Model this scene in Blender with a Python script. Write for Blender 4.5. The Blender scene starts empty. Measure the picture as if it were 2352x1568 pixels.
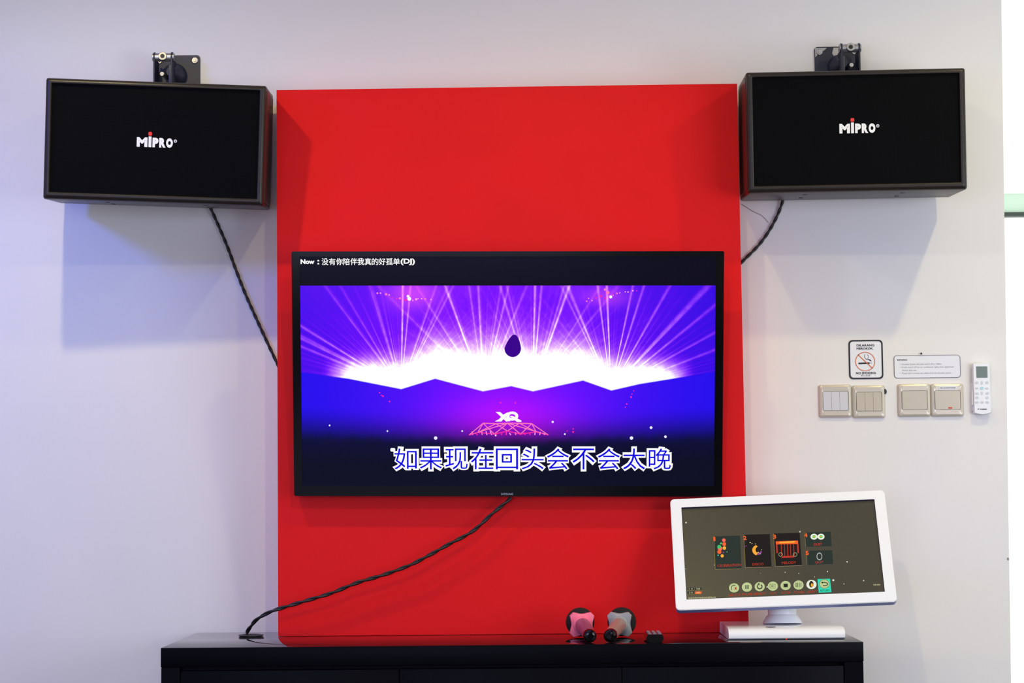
import bpy, bmesh, math, random
import numpy as np
from mathutils import Vector, Matrix, Euler

random.seed(7)
SC = bpy.context.scene
COL = SC.collection
R = math.radians

# ------------------------------------------------------------------ camera
cam_d = bpy.data.cameras.new('camera')
cam = bpy.data.objects.new('camera', cam_d)
COL.objects.link(cam)
cam_d.sensor_width = 36.0
cam_d.lens = 4500.0 / 2352.0 * 36.0
cam_d.clip_start = 0.05
cam_d.clip_end = 200
cam.location = (0.0, -5.355, 1.1423)
PITCH, YAW, ROLL = R(4.1787), R(-0.8064), R(0.56256)
cam.matrix_world = (Matrix.Translation(cam.location) @ Matrix.Rotation(-YAW, 4, 'Z')
                    @ Matrix.Rotation(R(90) + PITCH, 4, 'X') @ Matrix.Rotation(-ROLL, 4, 'Z'))
SC.camera = cam

# ------------------------------------------------------------------ view, world
SC.view_settings.view_transform = 'Standard'
SC.view_settings.look = 'None'
SC.view_settings.exposure = 0.0
SC.view_settings.gamma = 1.0
SC.view_settings.use_curve_mapping = False
world = bpy.data.worlds.new('sky')
SC.world = world
world.use_nodes = True
wb = world.node_tree.nodes['Background']
wb.inputs[0].default_value = (1.0, 1.0, 0.96, 1)
wb.inputs[1].default_value = 1.25

# ------------------------------------------------------------------ lights
def point(name, loc, col, power, r):
    d = bpy.data.lights.new(name, 'POINT')
    d.color = col
    d.energy = power
    d.shadow_soft_size = r
    o = bpy.data.objects.new(name, d)
    o.location = loc
    COL.objects.link(o)
    return o

def area(name, loc, target, col, power, sx, sy):
    d = bpy.data.lights.new(name, 'AREA')
    d.color = col
    d.energy = power
    d.shape = 'RECTANGLE'
    d.size, d.size_y = sx, sy
    o = bpy.data.objects.new(name, d)
    o.location = loc
    o.rotation_euler = (Vector(target) - Vector(loc)).to_track_quat('-Z', 'Y').to_euler()
    COL.objects.link(o)
    return o

def downlight(loc, col, power):
    spot('ceiling_lamp', loc, (loc[0], loc[1], 0), col, power, 178, 0.028)
def spot(name, loc, target, col, power, cone, r):
    d = bpy.data.lights.new(name, 'SPOT')
    d.color, d.energy, d.shadow_soft_size = col, power, r
    d.spot_size, d.spot_blend = R(cone), 1.0
    o = bpy.data.objects.new(name, d)
    o.location = loc
    o.rotation_euler = (Vector(target) - Vector(loc)).to_track_quat('-Z', 'Y').to_euler()
    COL.objects.link(o)
WARM = (1.0, 0.86, 0.40)
# two rows of recessed ceiling lamps
for x, pw in ((-1.23, 45.0), (0.06, 18.0), (1.46, 36.0)):
    downlight((x, -1.06, 2.79), WARM, pw)
for x, pw in ((-1.23, 8.0), (0.06, 58.0), (1.46, 12.0)):
    downlight((x, -2.3, 2.79), WARM, pw)
# blue effect lamp of the karaoke room, high at the left
spot('effect_lamp', (-2.6, -1.77, 2.62), (-1.05, 0, 1.15), (0.07, 0.16, 1.0), 125, 72, 0.16)
# soft fill panels added inside the room, standing for window light
area('daylight_fill', (2.6, -3.2, 1.3), (0.7, 0, 1.1), (0.72, 0.76, 0.92), 46, 1.5, 1.5)
area('daylight_fill', (-1.2, -6.3, 1.35), (-0.8, 0, 1.3), (0.58, 0.65, 1.0), 68, 3.0, 1.5)

# ------------------------------------------------------------------ materials
def lin(c):
    out = []
    for v in c[:3]:
        v = v / 255.0
        out.append(v / 12.92 if v <= 0.04045 else ((v + 0.055) / 1.055) ** 2.4)
    return tuple(out) + (1.0,)

def mat(name, rgb, rough=0.5, metal=0.0, spec=0.5, noise=0.0, scale=40.0, bump=0.0, coat=0.0):
    m = bpy.data.materials.new(name)
    m.use_nodes = True
    nt = m.node_tree
    b = nt.nodes['Principled BSDF']
    b.inputs['Base Color'].default_value = lin(rgb)
    b.inputs['Roughness'].default_value = rough
    b.inputs['Metallic'].default_value = metal
    b.inputs['Specular IOR Level'].default_value = spec
    b.inputs['Coat Weight'].default_value = coat
    b.inputs['Coat Roughness'].default_value = 0.08
    tc = nt.nodes.new('ShaderNodeTexCoord')
    nz = nt.nodes.new('ShaderNodeTexNoise')
    nz.inputs['Scale'].default_value = scale
    nz.inputs['Detail'].default_value = 4
    nt.links.new(tc.outputs['Object'], nz.inputs['Vector'])
    if noise:
        mx = nt.nodes.new('ShaderNodeMix')
        mx.data_type = 'RGBA'
        c = lin(rgb)
        mx.inputs[6].default_value = tuple(min(1, v * (1 - noise)) for v in c[:3]) + (1,)
        mx.inputs[7].default_value = tuple(min(1, v * (1 + noise)) for v in c[:3]) + (1,)
        nt.links.new(nz.outputs[0], mx.inputs[0])
        nt.links.new(mx.outputs[2], b.inputs['Base Color'])
    if bump:
        bp = nt.nodes.new('ShaderNodeBump')
        bp.inputs['Strength'].default_value = bump
        bp.inputs['Distance'].default_value = 0.002
        nt.links.new(nz.outputs[0], bp.inputs['Height'])
        nt.links.new(bp.outputs[0], b.inputs['Normal'])
    return m

def emit(name, rgb, strength=1.0):
    m = bpy.data.materials.new(name)
    m.use_nodes = True
    nt = m.node_tree
    nt.nodes.clear()
    o = nt.nodes.new('ShaderNodeOutputMaterial')
    e = nt.nodes.new('ShaderNodeEmission')
    e.inputs[0].default_value = lin(rgb)
    e.inputs[1].default_value = strength
    nt.links.new(e.outputs[0], o.inputs[0])
    return m

M = {}
M['wall'] = mat('white_wall_paint', (232, 229, 228), 0.55, noise=0.012, scale=6, bump=0.05, spec=0.3)
M['red'] = mat('red_paint', (226, 22, 26), 0.5, noise=0.05, scale=9, bump=0.04, spec=0.12)
M['ceil'] = mat('ceiling_paint', (240, 236, 230), 0.8)
M['floor'] = mat('floor_tile', (84, 72, 64), 0.35, noise=0.1, scale=3)
M['alu'] = mat('pale_green_aluminium', (222, 240, 228), 0.4, metal=0.0)
M['rail'] = mat('dark_rail', (70, 84, 74), 0.5)
M['desk'] = mat('black_brown_wood', (6, 6, 13), 0.4, noise=0.25, scale=30, spec=0.05)
M['desktop'] = mat('polished_black_wood', (14, 13, 18), 0.06, noise=0.15, scale=20, spec=0.85)
M['black'] = mat('black_plastic', (14, 14, 17), 0.4)
M['gloss'] = mat('glossy_black', (4, 4, 7), 0.12, spec=0.3)
M['vinyl'] = mat('black_woodgrain_vinyl', (35, 28, 25), 0.36, noise=0.3, scale=60, spec=0.4)
M['grey_metal'] = mat('dark_painted_steel', (32, 35, 58), 0.45, spec=0.5, noise=0.15)
M['chrome'] = mat('zinc_metal', (190, 188, 190), 0.28, metal=0.9, noise=0.1, scale=90)
M['cable'] = mat('cable_rubber', (14, 12, 14), 0.45)
M['white_pl'] = mat('white_plastic', (236, 237, 242), 0.35)
M['white_gl'] = mat('glossy_white_plastic', (236, 237, 242), 0.16, coat=0.3)
M['edge_blue'] = mat('bluish_edge_plastic', (118, 132, 190), 0.35)
M['beige'] = mat('champagne_plastic', (206, 197, 182), 0.3, spec=0.7, metal=0.25)
M['beige_dk'] = mat('champagne_rocker', (192, 182, 164), 0.35, spec=0.55, metal=0.15)
M['silver_rk'] = mat('silver_rocker', (206, 207, 214), 0.35, spec=0.55)
M['paper'] = mat('white_card', (232, 233, 240), 0.6)
M['ink'] = mat('black_ink', (24, 22, 30), 0.6)
M['ink_grey'] = mat('grey_ink', (105, 105, 118), 0.6)
M['orange'] = mat('orange_brown_ink', (206, 112, 62), 0.6)
M['pink'] = mat('pink_rubber', (250, 118, 150), 0.5)
M['grey_rub'] = mat('grey_rubber', (152, 152, 156), 0.5)
M['foam'] = mat('black_foam', (11, 11, 14), 0.9, noise=0.4, scale=400, bump=0.4)
M['mic_pink'] = mat('rose_mic_body', (150, 92, 132), 0.34, metal=0.4)
M['mic_grey'] = mat('champagne_mic_body', (186, 160, 152), 0.32, metal=0.5)
M['logo_w'] = mat('white_logo', (238, 238, 242), 0.5)
M['logo_r'] = mat('red_logo', (226, 42, 34), 0.5)
M['logo_g'] = mat('grey_logo', (150, 152, 170), 0.4)
M['lcd'] = mat('grey_green_lcd', (92, 108, 100), 0.25)
M['btn_grey'] = mat('pale_grey_button', (206, 212, 218), 0.5)
M['btn_cyan'] = mat('pale_cyan_button', (176, 222, 228), 0.45)
M['key_dark'] = mat('glossy_dark_key', (120, 105, 118), 0.2, spec=0.8)
M['lip'] = mat('lip_shade_violet', (52, 46, 84), 0.5)
M['red_dot'] = mat('red_mark', (226, 66, 44), 0.5)
M['dirt'] = mat('grey_dirt', (120, 112, 108), 0.8)

def grille_material():
    m = bpy.data.materials.new('perforated_black_steel')
    m.use_nodes = True
    nt = m.node_tree
    b = nt.nodes['Principled BSDF']
    b.inputs['Roughness'].default_value = 0.5
    b.inputs['Specular IOR Level'].default_value = 0.04
    tc = nt.nodes.new('ShaderNodeTexCoord')
    sp = nt.nodes.new('ShaderNodeSeparateXYZ')
    nt.links.new(tc.outputs['Object'], sp.inputs[0])
    def mth(op, a, c=None):
        n = nt.nodes.new('ShaderNodeMath')
        n.operation = op
        for k, v in enumerate((a, c)):
            if v is None:
                continue
            if isinstance(v, (int, float)):
                n.inputs[k].default_value = v
            else:
                nt.links.new(v, n.inputs[k])
        return n.outputs[0]
    k = 2 * math.pi / 0.0052
    a = mth('SINE', mth('MULTIPLY', mth('ADD', sp.outputs[0], mth('MULTIPLY', sp.outputs[2], 0.577)), k))
    c = mth('SINE', mth('MULTIPLY', mth('SUBTRACT', sp.outputs[0], mth('MULTIPLY', sp.outputs[2], 0.577)), k))
    h = mth('MULTIPLY', a, c)
    mp = nt.nodes.new('ShaderNodeMapRange')
    mp.inputs[1].default_value = -0.2
    mp.inputs[2].default_value = 0.3
    nt.links.new(h, mp.inputs[0])
    mx = nt.nodes.new('ShaderNodeMix')
    mx.data_type = 'RGBA'
    mx.inputs[6].default_value = lin((9, 10, 13))
    mx.inputs[7].default_value = lin((2, 2, 3))
    nt.links.new(mp.outputs[0], mx.inputs[0])
    nt.links.new(mx.outputs[2], b.inputs['Base Color'])
    return m
M['grille'] = grille_material()

def glass_material():
    m = bpy.data.materials.new('window_glass')
    m.use_nodes = True
    nt = m.node_tree
    nt.nodes.clear()
    o = nt.nodes.new('ShaderNodeOutputMaterial')
    t = nt.nodes.new('ShaderNodeBsdfTransparent')
    t.inputs[0].default_value = (0.97, 1.0, 0.97, 1)
    g = nt.nodes.new('ShaderNodeBsdfGlossy')
    g.inputs['Roughness'].default_value = 0.02
    mx = nt.nodes.new('ShaderNodeMixShader')
    mx.inputs[0].default_value = 0.05
    nt.links.new(t.outputs[0], mx.inputs[1])
    nt.links.new(g.outputs[0], mx.inputs[2])
    nt.links.new(mx.outputs[0], o.inputs[0])
    return m
M['glass'] = glass_material()
def frosted_material():
    m = bpy.data.materials.new('frosted_green_glass')
    m.use_nodes = True
    nt = m.node_tree
    nt.nodes.clear()
    o = nt.nodes.new('ShaderNodeOutputMaterial')
    t = nt.nodes.new('ShaderNodeBsdfTranslucent')
    t.inputs[0].default_value = (0.84, 0.96, 0.88, 1)
    d = nt.nodes.new('ShaderNodeBsdfDiffuse')
    d.inputs[0].default_value = (0.75, 0.9, 0.8, 1)
    mx = nt.nodes.new('ShaderNodeMixShader')
    mx.inputs[0].default_value = 0.15
    nt.links.new(t.outputs[0], mx.inputs[1])
    nt.links.new(d.outputs[0], mx.inputs[2])
    nt.links.new(mx.outputs[0], o.inputs[0])
    return m
M['frost'] = frosted_material()

# ------------------------------------------------------------------ mesh builder
class MB:
    """collects geometry (local x right, y into the wall, z up) and links it as ONE mesh object"""
    def __init__(self, m='wall'):
        self.v, self.f, self.fm, self.mats = [], [], [], []
        self.use(m)
    def use(self, m):
        if m not in self.mats:
            self.mats.append(m)
        self.cur = self.mats.index(m)
        return self
    def add(self, vs, fs, T=None):
        n = len(self.v)
        for p in vs:
            p = Vector(p)
            self.v.append(tuple(T @ p) if T is not None else tuple(p))
        for f in fs:
            self.f.append([i + n for i in f])
            self.fm.append(self.cur)
        return self
    def bm(self, b, T=None):
        b.verts.index_update()
        self.add([v.co.copy() for v in b.verts], [[v.index for v in f.verts] for f in b.faces], T)
        b.free()
        return self
    def box(self, x0, x1, y0, y1, z0, z1, bev=0.0, seg=2, T=None):
        b = bmesh.new()
        bmesh.ops.create_cube(b, size=1)
        for v in b.verts:
            v.co = Vector(((x0 + x1) / 2 + v.co.x * (x1 - x0), (y0 + y1) / 2 + v.co.y * (y1 - y0), (z0 + z1) / 2 + v.co.z * (z1 - z0)))
        if bev:
            bmesh.ops.bevel(b, geom=b.edges[:], offset=bev, segments=seg, profile=0.5, affect='EDGES')
        return self.bm(b, T)
    def prism(self, pts, y0, y1, T=None):
        """closed outline (x,z) counter-clockwise as seen by the viewer, from y0 (front) to y1"""
        n = len(pts)
        vs = [(x, y0, z) for x, z in pts] + [(x, y1, z) for x, z in pts]
        fs = [list(range(n)), list(range(2 * n - 1, n - 1, -1))]
        for i in range(n):
            j = (i + 1) % n
            fs.append([j, i, i + n, j + n])
        return self.add(vs, fs, T)
    def ring(self, outer, inner, y0, y1, T=None):
        n = len(outer)
        vs = [(x, y, z) for y in (y0, y1) for o in (outer, inner) for x, z in o]
        fs = []
        for i in range(n):
            j = (i + 1) % n
            o0, o1, i0, i1 = i, j, n + i, n + j
            fs += [[o0, o1, i1, i0], [2*n + o1, 2*n + o0, 2*n + i0, 2*n + i1],
                   [o1, o0, 2*n + o0, 2*n + o1], [i0, i1, 2*n + i1, 2*n + i0]]
        return self.add(vs, fs, T)
    def lathe(self, prof, T=None, n=32, sx=1.0):
        """profile (radius, height) around local z"""
        vs, fs = [], []
        for r, h in prof:
            for k in range(n):
                a = 2 * math.pi * k / n
                vs.append((sx * r * math.cos(a), r * math.sin(a), h))
        for i in range(len(prof) - 1):
            for k in range(n):
                l = (k + 1) % n
                fs.append([i*n + k, i*n + l, (i+1)*n + l, (i+1)*n + k])
        fs.append(list(range(n - 1, -1, -1)))
        fs.append([(len(prof) - 1) * n + k for k in range(n)])
        return self.add(vs, fs, T)
    def cyl(self, p0, p1, r0, r1=None, n=24, bev=0.0):
        p0, p1 = Vector(p0), Vector(p1)
        d = p1 - p0
        L = d.length
        r1 = r0 if r1 is None else r1
        T = Matrix.Translation(p0) @ d.to_track_quat('Z', 'Y').to_matrix().to_4x4()
        pr = [(r0 - bev, 0), (r0, bev), (r1, L - bev), (r1 - bev, L)] if bev else [(r0, 0), (r1, L)]
        return self.lathe(pr, T, n)
    def tube(self, path, r, n=8, closed=False):
        P = [Vector(p) for p in path]
        m = len(P)
        vs, fs = [], []
        for i, p in enumerate(P):
            t = (P[(i + 1) % m] - P[i - 1]) if closed else (P[min(i + 1, m - 1)] - P[max(i - 1, 0)])
            t.normalize()
            a = Vector((0, 1, 0)) if abs(t.y) < 0.9 else Vector((1, 0, 0))
            u = t.cross(a).normalized()
            w = t.cross(u).normalized()
            rr = r[i] if isinstance(r, (list, tuple)) else r
            for k in range(n):
                an = 2 * math.pi * k / n
                vs.append(p + (u * math.cos(an) + w * math.sin(an)) * rr)
        for i in range(m if closed else m - 1):
            j = (i + 1) % m
            for k in range(n):
                l = (k + 1) % n
                fs.append([i*n + k, j*n + k, j*n + l, i*n + l])
        if not closed:
            fs.append(list(range(n)))
            fs.append([(m - 1) * n + k for k in range(n - 1, -1, -1)])
        return self.add(vs, fs)
    def stroke(self, pts, w, y0, y1, closed=False):
        """flat ribbon along (x,z) points with width w"""
        P = [Vector((x, z)) for x, z in pts]
        m = len(P)
        L, Rr = [], []
        for i in range(m):
            t = (P[(i + 1) % m] - P[i - 1]) if closed else (P[min(i + 1, m - 1)] - P[max(i - 1, 0)])
            t.normalize()
            nn = Vector((-t.y, t.x)) * (w / 2)
            L.append(P[i] + nn)
            Rr.append(P[i] - nn)
        if closed:
            return self.ring([tuple(q) for q in L], [tuple(q) for q in Rr], y0, y1)
        return self.prism([tuple(q) for q in Rr] + [tuple(q) for q in reversed(L)], y0, y1)
    def text(self, s, x0, x1, z0, z1, y, bold=0.0, extrude=0.0006, keep=False):
        """lettering fitted to the box x0..x1, z0..z1, front face at y"""
        c = bpy.data.curves.new('t', 'FONT')
        c.body = s
        c.size = 1.0
        c.bevel_depth = max(0.0, bold)
        c.offset = min(0.0, bold)
        c.bevel_resolution = 0
        c.resolution_u = 3
        o = bpy.data.objects.new('t', c)
        COL.objects.link(o)
        dg = bpy.context.evaluated_depsgraph_get()
        me = bpy.data.meshes.new_from_object(o.evaluated_get(dg))
        V = [v.co.copy() for v in me.vertices]
        F = [list(p.vertices) for p in me.polygons if bold <= 0 or p.normal.z > 0.01]
        bpy.data.objects.remove(o)
        bpy.data.curves.remove(c)
        bpy.data.meshes.remove(me)
        if not V:
            return self
        ax, bx = min(v.x for v in V), max(v.x for v in V)
        az, bz = min(v.y for v in V), max(v.y for v in V)
        sx = (x1 - x0) / max(1e-6, bx - ax)
        sz = (z1 - z0) / max(1e-6, bz - az)
        if keep:
            sx = sz
        vs = [(x0 + (v.x - ax) * sx, y, z0 + (v.y - az) * sz) for v in V]
        self.add(vs, F)
        return self
    def build(self, name, parent=None, loc=None, rot=None, smooth=35):
        me = bpy.data.meshes.new(name)
        me.from_pydata(self.v, [], self.f)
        for k in self.mats:
            me.materials.append(M[k])
        me.polygons.foreach_set('material_index', self.fm)
        me.update()
        if smooth:
            me.polygons.foreach_set('use_smooth', [True] * len(me.polygons))
            me.set_sharp_from_angle(angle=R(smooth))
        o = bpy.data.objects.new(name, me)
        COL.objects.link(o)
        if parent is not None:
            o.parent = parent
        if loc is not None:
            o.location = loc
        if rot is not None:
            o.rotation_euler = rot
        return o

def tag(o, label=None, cat=None, group=None, kind=None):
    if label:
        o['label'] = label
    if cat:
        o['category'] = cat
    if group:
        o['group'] = group
    if kind:
        o['kind'] = kind
    return o

def empty(name, loc, label, cat, group=None, T=None):
    o = bpy.data.objects.new(name, None)
    o.empty_display_size = 0.05
    COL.objects.link(o)
    if T is not None:
        o.matrix_world = T
    else:
        o.location = loc
    return tag(o, label, cat, group)

def pose(loc, yaw, tilt, roll):
    return (Matrix.Translation(loc) @ Matrix.Rotation(yaw, 4, 'Z') @ Matrix.Rotation(tilt, 4, 'X')
            @ Matrix.Rotation(roll, 4, 'Y'))

def rrect(x0, x1, z0, z1, r, n=6):
    pts = []
    for cx, cz, a0 in ((x1 - r, z1 - r, 0), (x0 + r, z1 - r, 90), (x0 + r, z0 + r, 180), (x1 - r, z0 + r, 270)):
        for k in range(n + 1):
            a = R(a0 + 90.0 * k / n)
            pts.append((cx + r * math.cos(a), cz + r * math.sin(a)))
    return pts

def circle(cx, cz, r, n=28, rz=None):
    rz = r if rz is None else rz
    return [(cx + r * math.cos(2 * math.pi * k / n), cz + rz * math.sin(2 * math.pi * k / n)) for k in range(n)]

def smooth_path(P, n=10):
    P = [Vector(p) for p in P]
    Q = [P[0] * 2 - P[1]] + P + [P[-1] * 2 - P[-2]]
    out = []
    for i in range(1, len(Q) - 2):
        a, b, c, d = Q[i - 1], Q[i], Q[i + 1], Q[i + 2]
        for k in range(n):
            t = k / n
            out.append(0.5 * ((2 * b) + (c - a) * t + (2*a - 5*b + 4*c - d) * t*t + (3*b - a - 3*c + d) * t**3))
    out.append(P[-1])
    return out

def homography(src, dst):
    """plane-to-plane map: raster of a flat face -> its own local metres"""
    A, b = [], []
    for (x, y), (u, v) in zip(src, dst):
        A.append([x, y, 1, 0, 0, 0, -u * x, -u * y]); b.append(u)
        A.append([0, 0, 0, x, y, 1, -v * x, -v * y]); b.append(v)
    h = np.append(np.linalg.solve(np.array(A, float), np.array(b, float)), 1).reshape(3, 3)
    def f(x, y):
        q = h @ np.array([x, y, 1.0])
        return float(q[0] / q[2]), float(q[1] / q[2])
    return f

# ------------------------------------------------------------------ setting
# main white wall: ends at an outer corner on the right (slightly out of plumb)
def edge_x(z):
    return 1.2613 + (z - 0.6055) * (1.2871 - 1.2613) / (2.4532 - 0.6055)
H = 2.85
mb = MB('wall')
mb.prism([(-3.2, 0.0), (edge_x(0), 0.0), (edge_x(H), H), (-3.2, H)], 0.0, 0.16)
tag(mb.build('wall_front', smooth=0), kind='structure')
tag(MB('floor').box(-3.2, 3.2, -6.8, 1.1, -0.1, 0).build('floor', smooth=0), kind='structure')
tag(MB('ceil').box(-3.2, 3.2, -6.8, 1.1, H, H + 0.1).build('ceiling', smooth=0), kind='structure')
tag(MB('wall').box(-3.36, -3.2, -6.8, 1.1, 0, H).build('wall_left', smooth=0), kind='structure')
tag(MB('wall').box(-3.2, 3.2, -6.96, -6.8, 0, H).build('wall_back', smooth=0), kind='structure')

# bright window in the recess right of the wall's corner
WY = 0.9
w1 = tag(MB('alu').box(0.9, 3.2, WY - 0.03, WY + 0.03, 0.0, 0.05).box(0.9, 3.2, WY - 0.03, WY + 0.03, H - 0.05, H)
         .box(2.3, 2.35, WY - 0.03, WY + 0.03, 0.05, 1.98).box(2.3, 2.35, WY - 0.03, WY + 0.03, 2.057, H - 0.05)
         .box(0.9, 0.95, WY - 0.03, WY + 0.03, 0.05, H - 0.05).build('window_1'), kind='structure')
MB('frost').box(0.95, 3.2, WY - 0.004, WY + 0.004, 1.994, 2.0565).build('frosted_strip', w1, smooth=0)
MB('rail').box(0.95, 3.2, WY - 0.028, WY + 0.01, 1.9815, 1.9935).build('rail', w1)
MB('glass').box(0.95, 3.2, WY - 0.004, WY + 0.004, 0.05, 1.9815).box(0.95, 3.2, WY - 0.004, WY + 0.004, 2.057, H - 0.05).build('pane', w1, smooth=0)
tag(MB('wall').box(0.74, 0.9, 0.16, WY + 0.2, 0, H).build('wall_recess', smooth=0), kind='structure')
# glazed right side of the room
w2 = MB('alu')
for y in (-3.8, -2.3, -0.8, 0.84):
    w2.box(3.15, 3.2, y, y + 0.05, 0, H)
w2.box(3.15, 3.2, -6.8, -3.8, 0, H).box(3.15, 3.2, -3.8, 0.89, 0, 0.7).box(3.15, 3.2, -3.8, 0.89, H - 0.5, H)
w2 = tag(w2.build('window_2', smooth=0), kind='structure')
MB('glass').box(3.17, 3.178, -3.78, 0.84, 0.7, H - 0.5).build('pane', w2, smooth=0)

# ------------------------------------------------------------------ red panel
PY = -0.155
pan = MB('red').prism([(-0.6974, 0.7502), (0.5418, 0.7502), (0.5375, 2.2090), (-0.7005, 2.2071)], PY, -0.0005)
tag(pan.build('wall_panel', smooth=0), 'tall flat red panel on the white wall behind the television', 'wall panel')

# ------------------------------------------------------------------ sideboard
DX0, DX1, DY, DT = -0.9413, 0.7857, -0.4998, 0.75
sb = empty('sideboard', (-0.078, -0.25, 0), 'long black-brown sideboard with polished top along the white wall', 'sideboard')
sb_i = Matrix.Translation((-0.078, -0.25, 0)).inverted()
tp = MB('desk').box(DX0, DX1, DY, -0.003, 0.702, DT, 0.0018, 2, sb_i)
tp.use('desktop')
for k, f_ in enumerate(tp.f):       # only the upper face is polished
    q = [Vector(tp.v[i]) for i in f_]
    if (q[1] - q[0]).cross(q[2] - q[1]).normalized().z > 0.9:
        tp.fm[k] = tp.cur
tp.build('top', sb)
b = MB('desk')
b.box(DX0 + 0.001, -0.8945, DY + 0.001, -0.003, 0.0, 0.7018, 0.001, 1, sb_i)
b.box(0.738, DX1 - 0.001, DY + 0.001, -0.003, 0.0, 0.7018, 0.001, 1, sb_i)
b.box(-0.8945, 0.738, DY + 0.03, -0.003, 0.06, 0.7018, 0, 1, sb_i)
b.box(-0.8945, 0.738, DY + 0.05, -0.003, 0.0, 0.06, 0, 1, sb_i)
b.build('body', sb)
for x0, x1 in ((-0.8925, -0.3542), (-0.3526, 0.1921), (0.1937, 0.7362)):
    MB('desk').box(x0, x1, DY + 0.003, DY + 0.0295, 0.065, 0.6925, 0.0015, 2, sb_i).build('door', sb)
g = MB('black')
g.lathe([(0.030, 0.0), (0.0335, 0.0006), (0.0335, 0.002), (0.031, 0.0028), (0.024, 0.0028), (0.022, 0.001)],
        Matrix.Translation((-0.7735 + 0.078, -0.125 + 0.25, 0.7501)), 32)
g.build('cable_grommet', sb)

# ------------------------------------------------------------------ loudspeakers
def speaker(T, w, h, d, logo, label):
    t = empty('loudspeaker', None, label, 'loudspeaker', 'wall loudspeakers', T)
    hw, hh = w / 2, h / 2
    c = MB('vinyl')
    c.box(-hw, hw, 0.012, d, -hh, hh, 0.006, 3)
    # front rim around the recessed grille: rounded, bottom lip deeper
    out = rrect(-hw, hw, -hh, hh, 0.006)
    n = len(out)
    lay = [(0.0, 0.016), (0.0008, 0.0085), (0.0035, 0.0038), (0.0085, 0.0006), (0.0125, 0.0), (0.0155, 0.0012), (0.017, 0.0045), (0.0172, 0.016)]
    vs = []
    for ins, y in lay:
        k = ins / 0.0172
        vs += [(x, y, z) for x, z in rrect(-hw + ins, hw - ins, -hh + ins * (1 + 0.12 * k), hh - ins * (1 - 0.15 * k), max(0.002, 0.006 - ins * 0.2))]
    fs = []
    for r_ in range(len(lay) - 1):
        for i in range(n):
            j = (i + 1) % n
            fs.append([r_*n + j, r_*n + i, (r_+1)*n + i, (r_+1)*n + j])
    c.add(vs, fs)
    # corner fillets on the two side walls
    for s in (-1, 1):
        c.box(s * hw - 0.0015, s * hw + 0.0015, 0.02, d - 0.012, -hh + 0.012, hh - 0.012, 0.001, 1)
    c.build('cabinet', t)
    g = MB('grille')
    g.box(-hw + 0.0172, hw - 0.0172, 0.009, 0.0115, -hh + 0.0192, hh - 0.0142)
    g.build('grille', t)
    lx0, lx1, lz0, lz1 = logo
    lw, lh = lx1 - lx0, lz1 - lz0
    L = MB('logo_w')
    L.text('M', lx0, lx0 + lw * 0.295, lz0, lz0 + lh, 0.0078, 0.06)
    L.prism([(lx0 + lw * q, lz0 + lh * k) for q, k in ((0.325, 0), (0.405, 0), (0.405, 1.12), (0.325, 1.12))], 0.0078, 0.0088)
    L.text('P', lx0 + lw * 0.435, lx0 + lw * 0.60, lz0, lz0 + lh, 0.0078, 0.075)
    L.text('R', lx0 + lw * 0.62, lx0 + lw * 0.80, lz0, lz0 + lh, 0.0078, 0.075)
    L.text('O', lx0 + lw * 0.81, lx0 + lw * 1.0, lz0, lz0 + lh, 0.0078, 0.08)
    L.ring(circle(lx0 + lw * 1.065, lz0 + lh * 0.72, 0.0042, 16), circle(lx0 + lw * 1.065, lz0 + lh * 0.72, 0.0028, 16), 0.0078, 0.0088)
    L.text('R', lx0 + lw * 1.065 - 0.0015, lx0 + lw * 1.065 + 0.0015, lz0 + lh * 0.72 - 0.0017, lz0 + lh * 0.72 + 0.0017, 0.0078)
    lo = L.build('lettering', t, smooth=0)
    lo['label'] = 'white lettering'
    D = MB('logo_r')
    D.prism(rrect(lx0 + lw * 0.315, lx0 + lw * 0.415, lz0 + lh * 1.2, lz0 + lh * 1.58, 0.0025), 0.0078, 0.0088)
    do = D.build('lettering_dot', t, smooth=0)
    do['label'] = 'red dot of the lettering'
    for s in (-1, 1):
        for q in (-1, 1):
            f = MB('black')
            f.cyl((s * hw * 0.45, d * 0.5 + q * d * 0.2, -hh + 0.0005), (s * hw * 0.45, d * 0.5 + q * d * 0.2, -hh - 0.0012), 0.006)
            f.build('screw_plug', t)
    return t

TL_ = pose((-0.9974, -0.315, 2.0418), 0.0639, 0.0976, 0.0364)
TR_ = pose((0.8284, -0.315, 2.0494), -0.0223, 0.0610, -0.0039)
hl = homography([(105, 179), (612.5, 199), (606, 474), (97, 454)], [(-.2855, .1575), (.2855, .1575), (.2855, -.1575), (-.2855, -.1575)])
hr = homography([(1712, 169), (2218, 157), (2224, 431), (1716, 444)], [(-.2834, .158), (.2834, .158), (.2834, -.158), (-.2834, -.158)])
a, c = hl(313, 335), hl(397, 315)
speaker(TL_, 0.571, 0.315, 0.25, (a[0], c[0], a[1] - 0.0015, a[1] + 0.0235),
        'black loudspeaker with white lettering on the wall left of the red panel')
a, c = hr(1929, 306), hr(2012, 286)
speaker(TR_, 0.5668, 0.3157, 0.25, (a[0], c[0], a[1] - 0.0005, a[1] + 0.0245),
        'black loudspeaker with white lettering on the wall right of the red panel')

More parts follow.
